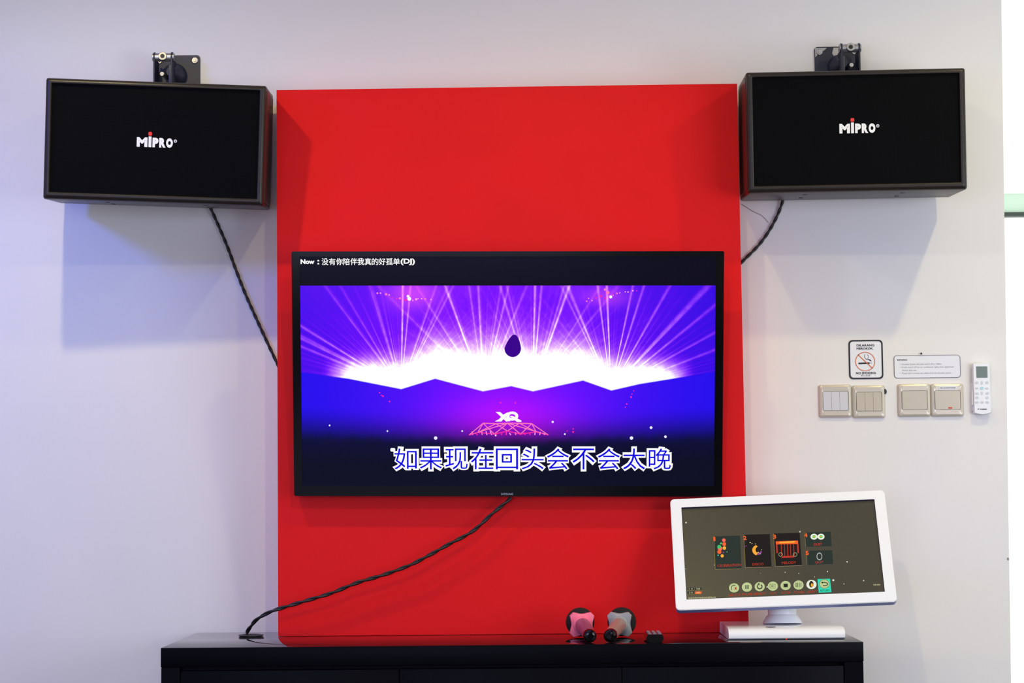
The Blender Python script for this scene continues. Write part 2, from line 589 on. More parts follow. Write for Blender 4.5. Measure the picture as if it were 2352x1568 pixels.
# ------------------------------------------------------------------ speaker brackets
def bracket(x0, x1, ztop, zs, side, label, worn):
    """square wall plate, clamp joint in front of it, arm and cup down to the cabinet back"""
    xc = (x0 + x1) / 2
    t = empty('speaker_bracket', (xc, 0, ztop - 0.065), label, 'speaker bracket', 'speaker brackets')
    w = x1 - x0
    p = MB('grey_metal').prism(rrect(-w / 2, w / 2, -0.065, 0.065, 0.009), -0.005, -0.0003)
    p.build('wall_plate', t)
    if worn:
        q = MB('chrome')
        q.prism([(-w/2 + 0.002, 0.062), (-w/2 + 0.002, 0.036), (-w/2 + 0.010, 0.045), (-w/2 + 0.028, 0.056), (-w/2 + 0.034, 0.062)], -0.0056, -0.0049)
        q.prism([(-0.010, 0.062), (-0.014, 0.046), (-0.004, 0.030), (0.004, 0.042), (0.02, 0.05), (0.05, 0.056), (0.054, 0.062)], -0.0056, -0.0049)
        o = q.build('worn_patch', t, smooth=0)
        o['label'] = 'bare metal patches where the paint wore off'
    for sx in (-1, 1):
        s = MB('chrome')
        s.cyl((sx * (w / 2 - 0.014), -0.005, 0.050), (sx * (w / 2 - 0.014), -0.0085, 0.050), 0.0095, 0.0085, 20, 0.0008)
        s.cyl((sx * (w / 2 - 0.014), -0.0085, 0.050), (sx * (w / 2 - 0.014), -0.0105, 0.050), 0.005, 0.0045, 6)
        s.build('bolt', t)
    jx = side * 0.024
    JY, JZ = -0.075, 0.0445
    # boss out of the plate
    MB('grey_metal').lathe([(0.034, 0.0), (0.033, 0.010), (0.026, 0.022), (0.018, 0.034), (0.013, 0.055)],
                           Matrix.Translation((jx * 0.25, -0.005, 0.008)) @ Matrix.Rotation(R(90), 4, 'X'), 28).build('boss', t)
    cl = MB('chrome')
    cl.cyl((jx - 0.030, JY, JZ), (jx + 0.030, JY, JZ), 0.0115, None, 24, 0.0012)
    cl.cyl((jx, JY, JZ), (jx, JY - 0.016, JZ), 0.0125, 0.0115, 20, 0.001)
    cl.use('black').cyl((jx, JY - 0.0155, JZ), (jx, JY - 0.0168, JZ), 0.006, None, 12)
    cl.build('clamp', t)
    ea = MB('grey_metal')
    for s in (-1, 1):
        ex = jx + s * 0.024
        pts = circle(0, JZ, 0.0135, 20)
        T = Matrix.Translation((ex, JY, 0)) @ Matrix.Rotation(R(90), 4, 'Z')
        ea.prism(pts, -0.0022, 0.0022, T)
        T2 = Matrix.Translation((ex, JY, 0))
        ea.box(-0.0022, 0.0022, -0.012, 0.05, -0.038, JZ - 0.004, 0.0008, 1, T2)
    ea.box(jx - 0.026, jx + 0.026, -0.032, -0.028, -0.038, 0.012)
    ea.build('clamp_ear', t)
    MB('grey_metal').box(jx - 0.0045 - side * 0.022, jx + 0.0045 - side * 0.022, JY - 0.02, -0.004, -0.038, 0.020, 0.001).build('arm', t)
    MB('chrome').cyl((jx, JY - 0.004, -0.006), (jx, JY - 0.022, -0.006), 0.007, 0.006, 6).cyl((jx, JY - 0.004, -0.006), (jx, JY + 0.05, -0.006), 0.004).build('screw', t)
    return t
bracket(-1.0606, -0.9333, 2.339, 0, -1, 'dark wall bracket with clamp above the left loudspeaker', False)
bracket(0.7680, 0.8929, 2.3395, 0, 1, 'scuffed wall bracket with clamp above the right loudspeaker', True)

# ------------------------------------------------------------------ cables
def twisted(path, r, off, pitch, name, label, cat='cable', strands=2):
    P = smooth_path(path, 14)
    m = MB('cable')
    s = [0.0]
    for i in range(1, len(P)):
        s.append(s[-1] + (P[i] - P[i - 1]).length)
    n = max(30, int(s[-1] / pitch * 10))
    Q = []
    j = 0
    for k in range(n + 1):
        d = s[-1] * k / n
        while j < len(s) - 2 and s[j + 1] < d:
            j += 1
        Q.append(P[j].lerp(P[j + 1], (d - s[j]) / max(1e-9, s[j + 1] - s[j])))
    for q in range(strands):
        pts = []
        for k, p in enumerate(Q):
            t = (Q[min(k + 1, n)] - Q[max(k - 1, 0)]).normalized()
            u = t.cross(Vector((0, 1, 0))).normalized()
            w = t.cross(u)
            a = 2 * math.pi * (s[-1] * k / n / pitch + q / strands)
            pts.append(p + (u * math.cos(a) + w * math.sin(a)) * off)
        m.tube(pts, r, 8)
    o = m.build(name, smooth=60)
    return tag(o, label, cat)

twisted([(-0.915, -0.045, 1.945), (-0.9, -0.011, 1.9053), (-0.8601, -0.007, 1.8117), (-0.812, -0.007, 1.6846), (-0.764, -0.007, 1.5759), (-0.7222, -0.007, 1.4855), (-0.7045, -0.007, 1.450)],
        0.0030, 0.0016, 0.05, 'speaker_cable', 'black twisted cable running from the left loudspeaker behind the red panel')
twisted([(0.672, -0.045, 1.945), (0.6693, -0.012, 1.9048), (0.6443, -0.008, 1.8484), (0.6075, -0.008, 1.7947), (0.5564, -0.007, 1.7436), (0.5455, -0.007, 1.733)],
        0.0030, 0.0016, 0.05, 'speaker_cable', 'black cable curving from the right loudspeaker behind the red panel')
twisted([(-0.0794, -0.1865, 1.1095), (-0.0894, -0.188, 1.0988), (-0.1298, -0.19, 1.0662), (-0.1816, -0.192, 1.0212), (-0.2447, -0.193, 0.9877), (-0.2962, -0.195, 0.9598), (-0.3477, -0.195, 0.9342), (-0.4164, -0.195, 0.9098), (-0.485, -0.195, 0.8901), (-0.5537, -0.195, 0.8635), (-0.6225, -0.193, 0.8436), (-0.6801, -0.19, 0.8269), (-0.7151, -0.185, 0.8156), (-0.7516, -0.17, 0.7956), (-0.7749, -0.145, 0.7712), (-0.7845, -0.1295, 0.7578)],
        0.0034, 0.0021, 0.085, 'television_cable', 'black spiral cable hanging from the television to the sideboard grommet')

# thin loose thread under the right loudspeaker
th = MB('dirt').tube(smooth_path([(0.560, -0.003, 1.905), (0.590, -0.003, 1.885), (0.615, -0.003, 1.872), (0.632, -0.003, 1.853)], 6), 0.0006, 5)
tag(th.build('loose_thread'), 'thin grey loose thread on the wall below the right loudspeaker', 'thread')

# ------------------------------------------------------------------ television
TVW, TVH = 1.1233, 0.6427
TV = pose((-0.0842, -0.25, 1.4291), -0.0034, 0.1629, 0.0111)
tv = empty('television', None, 'large flat black television on the red panel showing a violet laser show', 'television', None, TV)
f = MB('gloss')
out = rrect(-TVW/2, TVW/2, -TVH/2, TVH/2, 0.004)
inn = rrect(-TVW/2 + 0.0215, TVW/2 - 0.0215, -TVH/2 + 0.027, TVH/2 - 0.0135, 0.001)
f.ring(out, inn, 0.0, 0.012)
f.build('bezel', tv)
MB('black').box(-TVW/2 + 0.001, TVW/2 - 0.001, 0.0115, 0.036, -TVH/2 + 0.001, TVH/2 - 0.001, 0.004).box(-0.36, 0.36, 0.03, 0.043, -0.26, 0.16, 0.006).build('back_cover', tv)

tvh = homography([(669, 577), (1663, 577), (1659, 1140), (676, 1139)], [(-TVW/2, TVH/2), (TVW/2, TVH/2), (TVW/2, -TVH/2), (-TVW/2, -TVH/2)])

class E_:
    """math-node expressions"""
    nt = None
    def __init__(self, s): self.s = s
    @staticmethod
    def op(o, *a):
        n = E_.nt.nodes.new('ShaderNodeMath')
        n.operation = o
        for k, v in enumerate(a):
            if isinstance(v, E_):
                E_.nt.links.new(v.s, n.inputs[k])
            else:
                n.inputs[k].default_value = v
        return E_(n.outputs[0])
    def __add__(self, o): return E_.op('ADD', self, o)
    __radd__ = __add__
    def __sub__(self, o): return E_.op('SUBTRACT', self, o)
    def __rsub__(self, o): return E_.op('SUBTRACT', o, self)
    def __mul__(self, o): return E_.op('MULTIPLY', self, o)
    __rmul__ = __mul__
    def __truediv__(self, o): return E_.op('DIVIDE', self, o)
def ex_(a): return E_.op('EXPONENT', a)
def ab_(a): return E_.op('ABSOLUTE', a)
def mx_(a, b): return E_.op('MAXIMUM', a, b)
def mn_(a, b): return E_.op('MINIMUM', a, b)
def gs_(a, s): return ex_((a * a) * (-1.0 / (s * s)))
def ss_(a, lo, hi):
    n = E_.nt.nodes.new('ShaderNodeMapRange')
    n.interpolation_type = 'SMOOTHSTEP'
    E_.nt.links.new(a.s, n.inputs[0])
    n.inputs[1].default_value, n.inputs[2].default_value = lo, hi
    return E_(n.outputs[0])
def noise_(vx, vy, sc, det=3.0, dim='2D'):
    n = E_.nt.nodes.new('ShaderNodeTexNoise')
    n.noise_dimensions = dim
    n.inputs['Scale'].default_value = sc
    n.inputs['Detail'].default_value = det
    if dim == '1D':
        E_.nt.links.new(vx.s, n.inputs['W'])
    else:
        c = E_.nt.nodes.new('ShaderNodeCombineXYZ')
        E_.nt.links.new(vx.s, c.inputs[0])
        E_.nt.links.new(vy.s, c.inputs[1])
        E_.nt.links.new(c.outputs[0], n.inputs['Vector'])
    return E_(n.outputs[0])

def tv_picture():
    m = bpy.data.materials.new('laser_show_picture')
    m.use_nodes = True
    nt = m.node_tree
    E_.nt = nt
    bs = nt.nodes['Principled BSDF']
    bs.inputs['Base Color'].default_value = (0.002, 0.002, 0.004, 1)
    bs.inputs['Roughness'].default_value = 0.18
    bs.inputs['Specular IOR Level'].default_value = 0.07
    tc = nt.nodes.new('ShaderNodeTexCoord')
    sp = nt.nodes.new('ShaderNodeSeparateXYZ')
    nt.links.new(tc.outputs['Object'], sp.inputs[0])
    lx, lz = E_(sp.outputs[0]), E_(sp.outputs[2])
    # picture raster: U to the right, V downward
    U = lx * (988.5 / TVW) + 1166.7
    V = 858.2 - lz * (562.5 / TVH)
    # skyline of the stage roof: piecewise linear
    kn = [(690, 853), (800, 868), (922, 892), (1000, 868), (1110, 897), (1175, 885), (1225, 897), (1340, 872), (1405, 895), (1470, 880), (1643, 852)]
    sl = [(kn[i+1][1] - kn[i][1]) / (kn[i+1][0] - kn[i][0]) for i in range(len(kn) - 1)]
    hill = (U - 690.0) * ((sl[0] + sl[-1]) / 2)
    base = 0.0
    acc = None
    for i in range(1, len(kn) - 1):
        cc = (sl[i] - sl[i-1]) / 2
        t = ab_(U - float(kn[i][0])) * cc
        base += abs(690 - kn[i][0]) * cc
        acc = t if acc is None else acc + t
    hill = hill + acc + (853.0 - base)
    up = hill - V                       # height above the skyline
    sky = ss_(up, -1.5, 1.5)
    fog = noise_(U, V, 0.010, 5.0)
    fog2 = noise_(U, V, 0.06, 4.0)
    cen = gs_(U - 1130.0, 330.0)
    # white dome of light behind the roof
    env = gs_(U - 1165.0, 300.0)
    hgt = env * 68.0 + 17.0
    side = ss_(U, 735.0, 860.0) * ss_(1600.0 - U, 0.0, 130.0)
    dt = mx_(up, 0.0) / hgt
    dome = (ex_(dt * dt * -1.0) * 2.2 + ex_(dt * -1.0) * 0.25) * side
    dome = dome * (fog2 * 0.7 + 0.65)
    beams = None
    src = {(922, 890): [(927, 657, 1.3), (943, 675, .7), (859, 666, .35), (806, 693, .35), (881, 755, .5), (828, 763, .5), (740, 777, .8), (722, 785, .5), (757, 808, .7), (788, 834, .6), (978, 728, .6), (1014, 693, .4), (996, 746, .6)],
           (1111, 896): [(1100, 657, .9), (1084, 693, .6), (1027, 662, .7), (1040, 701, .6), (1168, 662, .6), (1146, 693, .5), (987, 701, .5), (1190, 706, .5), (960, 745, .5)],
           (1224, 896): [(1230, 657, 1.2), (1244, 662, .7), (1153, 666, .6), (1173, 688, .5), (1308, 657, .8), (1297, 688, .5), (1275, 728, .6), (1350, 701, .4), (1335, 760, .4)],
           (1404, 894): [(1394, 662, 1.3), (1373, 657, .9), (1310, 666, .6), (1323, 706, .5), (1341, 763, .6), (1447, 688, .6), (1456, 728, .6), (1500, 724, .6), (1584, 697, .5), (1544, 746, .6), (1509, 808, .6), (1536, 821, .5), (1528, 846, .5)]}
    for (sx, sy), ends in src.items():
        du, dv = U - float(sx), float(sy) - V
        ang = E_.op('ARCTAN2', du, dv)
        rr = E_.op('SQRT', du * du + dv * dv)
        tot = None
        for ex, ey, k in ends:
            a0 = math.atan2(ex - sx, sy - ey)
            g_ = ex_(((ang - a0) * (ang - a0)) * (-1.0 / (0.0125 ** 2))) * (k * 1.3)
            tot = g_ if tot is None else tot + g_
        ray = ss_(noise_(ang * 9.0 + float(sx), U, 3.0, 5.0, '1D'), 0.45, 0.8)
        loc = ex_(rr * (-1.0 / 72.0)) * 1.5
        tot = tot * ex_(rr * (-1.0 / 200.0)) + ray * loc
        tot = tot * ss_(dv, 0.0, 6.0)
        beams = tot if beams is None else beams + tot
    white = mn_((dome + beams * (fog2 * 0.8 + 0.45)) * 1.0 + cen * ss_(fog, 0.5, 0.8) * 0.07, 1.0)
    pinkL = gs_(U - 950.0, 55.0) * gs_(V - 672.0, 34.0) * 0.8 + gs_(U - 1392.0, 50.0) * gs_(V - 680.0, 22.0) * 0.5
    violet = mn_(gs_(U - 1100.0, 420.0) * 1.0, 1.0)
    sr = violet * 0.145 + 0.008 + pinkL * 0.5
    sg = pinkL * 0.06
    sbl = 0.72 + violet * 0.3
    r_sky = mn_(sr + white, 1.0)
    g_sky = mn_(sg + white * white, 1.0)
    b_sky = mn_(sbl + white, 1.0)
    # hall below the skyline
    mid = gs_(U - 1165.0, 260.0)
    low = gs_(V - 985.0, 75.0) * gs_(U - 1165.0, 130.0)
    jag = noise_(U, V, 0.03, 4.0) * 34.0
    fade = ss_((1018.0 + mid * 6.0) - V - jag * 0.6, -14.0, 20.0) 
    fade2 = ss_(1045.0 - V, -10.0, 120.0)
    sidefall = ss_(1015.0 - V + gs_(U - 1165.0, 420.0) * 60.0, 0.0, 110.0)
    lvl = fade * fade2 * (sidefall * 0.85 + 0.1)
    r_l = (mid * 0.15 + low * 0.42 + 0.012) * lvl
    b_l = (0.86 + mid * 0.2) * lvl + ss_(1075.0 - V, 0.0, 75.0) * 0.02 + 0.006
    g_l = lvl * 0.0 + 0.001
    inv = 1.0 - sky
    win = ss_(V, 654.3, 655.7) * ss_(U, 689.0, 690.4) * ss_(1645.5 - U, 0.0, 1.4)
    winb = ss_(V, 654.3, 655.7)
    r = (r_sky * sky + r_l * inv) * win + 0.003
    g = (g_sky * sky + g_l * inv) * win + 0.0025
    b = (b_sky * sky + b_l * inv) * win + 0.009  # constant bluish offset: room reflection in the black areas put in as emission
    c = nt.nodes.new('ShaderNodeCombineColor')
    for k, v in enumerate((r, g, b)):
        nt.links.new(v.s, c.inputs[k])
    nt.links.new(c.outputs[0], bs.inputs['Emission Color'])
    bs.inputs['Emission Strength'].default_value = 1.0
    return m
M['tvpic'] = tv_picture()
M['e_white'] = emit('screen_white', (255, 255, 255))
M['e_blue'] = emit('screen_blue', (14, 10, 225))
M['e_halo'] = emit('screen_halo', (150, 205, 235))
M['e_pink'] = emit('screen_pink', (255, 150, 235))
M['e_mag'] = emit('screen_magenta', (255, 40, 170))
M['e_hot'] = emit('screen_hot_pink', (255, 120, 190))
M['e_dkviolet'] = emit('screen_dark_violet', (60, 8, 140))
M['e_dot'] = emit('screen_pale_dot', (235, 235, 255))

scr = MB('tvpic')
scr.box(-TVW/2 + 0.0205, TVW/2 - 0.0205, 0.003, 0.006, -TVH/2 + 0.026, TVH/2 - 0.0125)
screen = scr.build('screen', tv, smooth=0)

def tz(px, py): return tvh(px, py)
SY = 0.0026
# lyric line: blue characters in a wide white outline
chars = '如果现在回头会不会太晚'
cx = [932, 990, 1049, 1108, 1165, 1224, 1282, 1341, 1399, 1457, 1516]
ly = MB('e_white')
for i, ch in enumerate(chars):
    xa, zb = tz(cx[i] - 25.5, 1078)
    xb, zt = tz(cx[i] + 25.5, 1030)
    ly.use('e_white')
    c = 0.0055
    ly.text(ch, xa - c, xb + c, zb - c, zt + c, SY, 0.085)
    ly.use('e_blue')
    ly.text(ch, xa, xb, zb, zt, SY - 0.0003, -0.003)
ly.use('e_white')
xa, za = tz(897, 1037)
xb, zb = tz(908, 1029)
ly.prism(rrect(xa, xb, za, zb, 0.003), SY, SY + 0.0003)
lo = ly.build('lyric_lettering', screen, smooth=0)
lo['label'] = 'blue lyric characters outlined in white'
tt = MB('e_white')
xa, zb = tz(690, 606); xb, zt = tz(722, 595)
tt.text('Now', xa, xb, zb, zt, SY, 0.045)
xa, zb = tz(728.5, 607); xb, zt = tz(733, 596.5)
tt.text(':', xa, xb, zb, zt, SY, 0.03)
ti = '没有你陪伴我真的好孤单'
for i, ch in enumerate(ti):
    xa, zb = tz(738.5 + i * 16.45, 608.5)
    xb, zt = tz(738.5 + i * 16.45 + 15.4, 592.5)
    tt.text(ch, xa, xb, zb, zt, SY, 0.013)
xa, zb = tz(920, 609); xb, zt = tz(953, 593.5)
tt.text('(DJ)', xa, xb, zb, zt, SY, 0.04)
tt.build('title_lettering', screen, smooth=0)

# dark balloon shape before the light
bl = MB('e_dkviolet')
pts = []
for k in range(32):
    a = 2 * math.pi * k / 32
    x, y = 19 * math.cos(a), 20 * math.sin(a)
    if y < 0:
        y *= 1.6
        x *= 1 - 0.32 * (-y / 32.0)
    pts.append(tz(1178 + x + (y * -0.12 if y < 0 else 0), 800 + y))
bl.prism(list(reversed(pts)), SY, SY + 0.0003)
bl.build('balloon_shape', screen, smooth=0)

# lit roof truss with the emblem on top
py = MB('e_hot')
nodesT = [(1110, 972), (1140, 973), (1166, 972), (1193, 972), (1222, 973)]
nodesB = [(1078, 999), (1098, 993), (1136, 997), (1166, 990), (1196, 997), (1232, 992), (1260, 999)]
def line(a, b, w=2.2, m='e_hot', B=py):
    B.use(m)
    p0, p1 = tz(*a), tz(*b)
    B.stroke([p0, p1], w * 0.00115, SY, SY + 0.0003)
for a, b in zip(nodesT[:-1], nodesT[1:]): line(a, b, 2.6)
for a, b in ((nodesT[0], nodesB[0]), (nodesT[4], nodesB[6]), (nodesT[0], nodesB[2]), (nodesT[1], nodesB[1]), (nodesT[1], nodesB[3]), (nodesT[2], nodesB[2]), (nodesT[2], nodesB[4]), (nodesT[2], nodesB[0]), (nodesT[2], nodesB[6]), (nodesT[3], nodesB[3]), (nodesT[3], nodesB[5]), (nodesT[4], nodesB[4]), (nodesT[0], nodesB[1]), (nodesT[4], nodesB[5])): line(a, b, 2.0)
for a, b in zip(nodesB[:-1], nodesB[1:]): line(a, b, 2.2, 'e_mag')
for k in range(16):
    x = 1086 + k * 11
    line((x, 999), (x + random.uniform(-4, 4), 992 + random.uniform(-2, 3)), 2.4, random.choice(['e_mag', 'e_pink', 'e_hot']))
py.build('roof_lights', screen, smooth=0)
em = MB('e_white')
def poly(pts, B, m):
    B.use(m)
    q = [tz(*p) for p in pts]
    if sum(q[i][0] * q[(i+1) % len(q)][1] - q[(i+1) % len(q)][0] * q[i][1] for i in range(len(q))) < 0:
        q.reverse()
    B.prism(q, SY, SY + 0.0003)
poly([(1139, 946), (1149, 946), (1173, 967), (1163, 968)], em, 'e_white')
poly([(1137, 968), (1146, 963), (1157, 952), (1166, 947), (1170, 949), (1162, 957), (1152, 968)], em, 'e_white')
ro, ri = [tz(1177 + 14 * math.cos(R(a)), 955.5 + 10.5 * math.sin(R(a))) for a in range(0, 360, 15)], [tz(1177 + 7 * math.cos(R(a)), 955.5 + 4.5 * math.sin(R(a))) for a in range(0, 360, 15)]
em.ring(list(reversed(ro)), list(reversed(ri)), SY, SY + 0.0003)
poly([(1170, 955), (1178, 955), (1198, 966), (1198, 969), (1188, 969)], em, 'e_white')
em.build('stage_emblem', screen, smooth=0)

sp_ = None
def dots(lst, B):
    for x, y, r_, m in lst:
        q = tz(x, y)
        MB(m).prism(circle(q[0], q[1], r_ * 0.00115, 10), SY, SY + 0.0003).build('light_spark', screen, smooth=0)
dots([(757, 977, 2, 'e_dot'), (890, 990, 2, 'e_dot'), (1001, 1006, 4, 'e_dot'), (1062, 990, 2, 'e_dot'), (1139, 1000, 2, 'e_dot'), (1270, 969, 2.6, 'e_dot'), (1298, 997, 2, 'e_dot'), (1496, 982, 3.2, 'e_dot'), (1451, 1006, 4, 'e_dot'), (1529, 1003, 3, 'e_dot'), (694, 1124, 1.4, 'e_dot')], sp_)
fw = []
for k in range(15):
    t = k / 14
    fw.append((868 + t * 120 + random.uniform(-3, 3), 664 + 24 * math.sin(math.pi * (0.1 + 0.55 * t)) + random.uniform(-3, 3), random.uniform(1.2, 2.8), random.choice(['e_hot', 'e_pink', 'e_mag'])))
for k in range(14):
    t = k / 13
    fw.append((1345 + t * 118 + random.uniform(-3, 3), 690 - 20 * t + random.uniform(-5, 5), random.uniform(1.2, 2.8), random.choice(['e_hot', 'e_pink', 'e_mag'])))
fw += [(940, 686, 4.5, 'e_white'), (937, 680, 3, 'e_white'), (1396, 672, 4, 'e_hot'), (1403, 682, 3.5, 'e_white'), (1390, 665, 3, 'e_hot')]
for x, y in ((872, 902), (876, 908), (880, 910), (1452, 905), (1456, 898), (1450, 912), (1440, 928), (1437, 935), (895, 922), (1303, 990), (1317, 985), (1317, 992), (1150, 925), (1184, 925)):
    fw.append((x, y, random.uniform(1.2, 2.2), 'e_mag'))
dots(fw, sp_)
# maker's name on the lower bezel
xa, zb = tz(1151.5, 1136.3); xb, zt = tz(1179, 1131.7)
MB('logo_g').text('SAMSUNG', xa, xb, zb, zt, -0.0006, 0.02).build('maker_lettering', tv, smooth=0)

# ------------------------------------------------------------------ touchscreen monitor
MW, MH = 0.5543, 0.3132
MT = pose((0.614, -0.30, 0.9704), -0.0747, -0.471, -0.038)
BASE = (0.6167, -0.2836, DT + 0.0005)
mon = empty('touchscreen_monitor', BASE, 'white touchscreen monitor on a stand at the right end of the sideboard', 'monitor')
TI = Matrix.Translation(BASE).inverted()
def place(o, T):
    o.matrix_local = TI @ T
    return o
mf = MB('white_pl')
out = rrect(-MW/2, MW/2, -MH/2, MH/2, 0.011, 8)
o2 = rrect(-MW/2 + 0.0015, MW/2 - 0.0015, -MH/2 + 0.0015, MH/2 - 0.0015, 0.0098, 8)
mh = homography([(1539, 1147), (2031, 1124), (2061, 1382), (1553, 1400)], [(-MW/2, MH/2), (MW/2, MH/2), (MW/2, -MH/2), (-MW/2, -MH/2)])
sc4 = [mh(1564, 1165), mh(2006.5, 1146), mh(2034, 1359), mh(1577, 1376)]
sx0, sx1 = (sc4[0][0] + sc4[3][0]) / 2, (sc4[1][0] + sc4[2][0]) / 2
sz0, sz1 = (sc4[2][1] + sc4[3][1]) / 2, (sc4[0][1] + sc4[1][1]) / 2
inn = rrect(sx0, sx1, sz0, sz1, 0.0006, 8)
mf.ring(o2, inn, 0.0, 0.011)
mf.ring(out, rrect(-MW/2 + 0.012, MW/2 - 0.012, -MH/2 + 0.012, MH/2 - 0.012, 0.008, 8), 0.0012, 0.0042)
lip = MB('lip').ring(inn, rrect(sx0 + 0.0005, sx1 - 0.0005, sz0 + 0.0005, sz1 - 0.0005, 0.0005, 8), 0.0004, 0.0076)  # shade on the frame's inner wall put in as a dark violet ring
lipo = place(lip.build('lip_shade', mon), MT)
lipo['label'] = 'inner edge around the screen with shade painted dark'
mfo = place(mf.build('frame', mon), MT)
bk = MB('edge_blue')
bk.ring(out, rrect(-MW/2 + 0.012, MW/2 - 0.012, -MH/2 + 0.012, MH/2 - 0.012, 0.008, 8), 0.0043, 0.020)
bk.use('white_pl').box(-MW/2 + 0.012, MW/2 - 0.012, 0.0125, 0.034, -MH/2 + 0.012, MH/2 - 0.012, 0.008)
bko = place(bk.build('back_cover', mon), MT)
bko['label'] = 'white back with bluish edge band'

def monitor_picture():
    m = bpy.data.materials.new('dim_menu_screen')
    m.use_nodes = True
    nt = m.node_tree
    bs = nt.nodes['Principled BSDF']
    bs.inputs['Base Color'].default_value = (0.012, 0.011, 0.009, 1)
    bs.inputs['Roughness'].default_value = 0.3
    bs.inputs['Specular IOR Level'].default_value = 0.3
    tc = nt.nodes.new('ShaderNodeTexCoord')
    nz = nt.nodes.new('ShaderNodeTexNoise')
    nz.inputs['Scale'].default_value = 700
    nt.links.new(tc.outputs['Object'], nz.inputs['Vector'])
    rp = nt.nodes.new('ShaderNodeMix')
    rp.data_type = 'RGBA'
    rp.inputs[6].default_value = lin((48, 45, 34))
    rp.inputs[7].default_value = lin((76, 70, 58))
    nt.links.new(nz.outputs[0], rp.inputs[0])
    nt.links.new(rp.outputs[2], bs.inputs['Emission Color'])
    bs.inputs['Emission Strength'].default_value = 0.8
    return m
M['monpic'] = monitor_picture()
for k, c in dict(m_tile=(50, 58, 54), m_tiled=(40, 36, 36), m_line=(150, 130, 96), m_red=(200, 62, 40), m_orange=(250, 104, 50), m_circle=(196, 210, 152), m_circ_w=(240, 244, 224), m_dark=(48, 50, 40), m_teal=(52, 226, 190), m_amber=(255, 176, 60), m_purple=(150, 70, 150), m_green=(70, 200, 110), m_pinkish=(255, 110, 96), m_cream=(226, 220, 170), m_fire=(206, 62, 46), m_pale=(226, 230, 226), m_gold=(150, 130, 60)).items():
    M[k] = emit('menu_' + k[2:], c, 0.95)
ms = MB('monpic').box(sx0 - 0.001, sx1 + 0.001, 0.0075, 0.0095, sz0 - 0.001, sz1 + 0.001)
mscr = place(ms.build('screen', mon, smooth=0), MT)

def k2(x, y):   # menu raster -> photo raster -> metres on the screen
    q = mh(1560 + x * 0.17007, 1190 + y * 0.17007)
    return q[0], q[1] + 0.0033
YS = 0.0072
def mpoly(B, m, pts, y=YS):
    B.use(m)
    q = [k2(*p) for p in pts]
    if sum(q[i][0] * q[(i+1) % len(q)][1] - q[(i+1) % len(q)][0] * q[i][1] for i in range(len(q))) < 0:
        q.reverse()
    B.prism(q, y, y + 0.0002)
def mcirc(B, m, x, y, r_, d=YS, ry=None, n=26):
    mpoly(B, m, [(x + r_ * math.cos(2*math.pi*k/n), y + (ry or r_) * math.sin(2*math.pi*k/n)) for k in range(n)], d)
def mtext(B, m, s, x, y, w, h, bold=0.01, d=YS):
    B.use(m)
    a, b_ = k2(x - w/2, y + h/2), k2(x + w/2, y - h/2)
    zc = k2(x, y)[1]
    hh_ = abs(k2(x, y - h/2)[1] - k2(x, y + h/2)[1]) / 2
    B.text(s, a[0], b_[0], zc - hh_, zc + hh_, d, bold)
tiles = [([(460, 245), (815, 232), (835, 685), (480, 692)], '1', (470, 280), 'CELEBRATION', (668, 635, 315, 34), 'm_tile'),
         ([(862, 222), (1215, 212), (1240, 660), (885, 668)], '2', (880, 265), 'DISCO', (1055, 620, 145, 32), 'm_tiled'),
         ([(1262, 205), (1620, 195), (1650, 640), (1290, 655)], '3', (1280, 248), 'MELODY', (1475, 600, 190, 34), 'm_tiled'),
         ([(1685, 190), (2040, 180), (2055, 375), (1700, 385)], '4', (1703, 228), 'DUET', (1870, 352, 110, 34), 'm_tile'),
         ([(1705, 440), (2062, 430), (2075, 615), (1720, 630)], '5', (1722, 470), 'QUIT', (1888, 597, 110, 34), 'm_tile')]
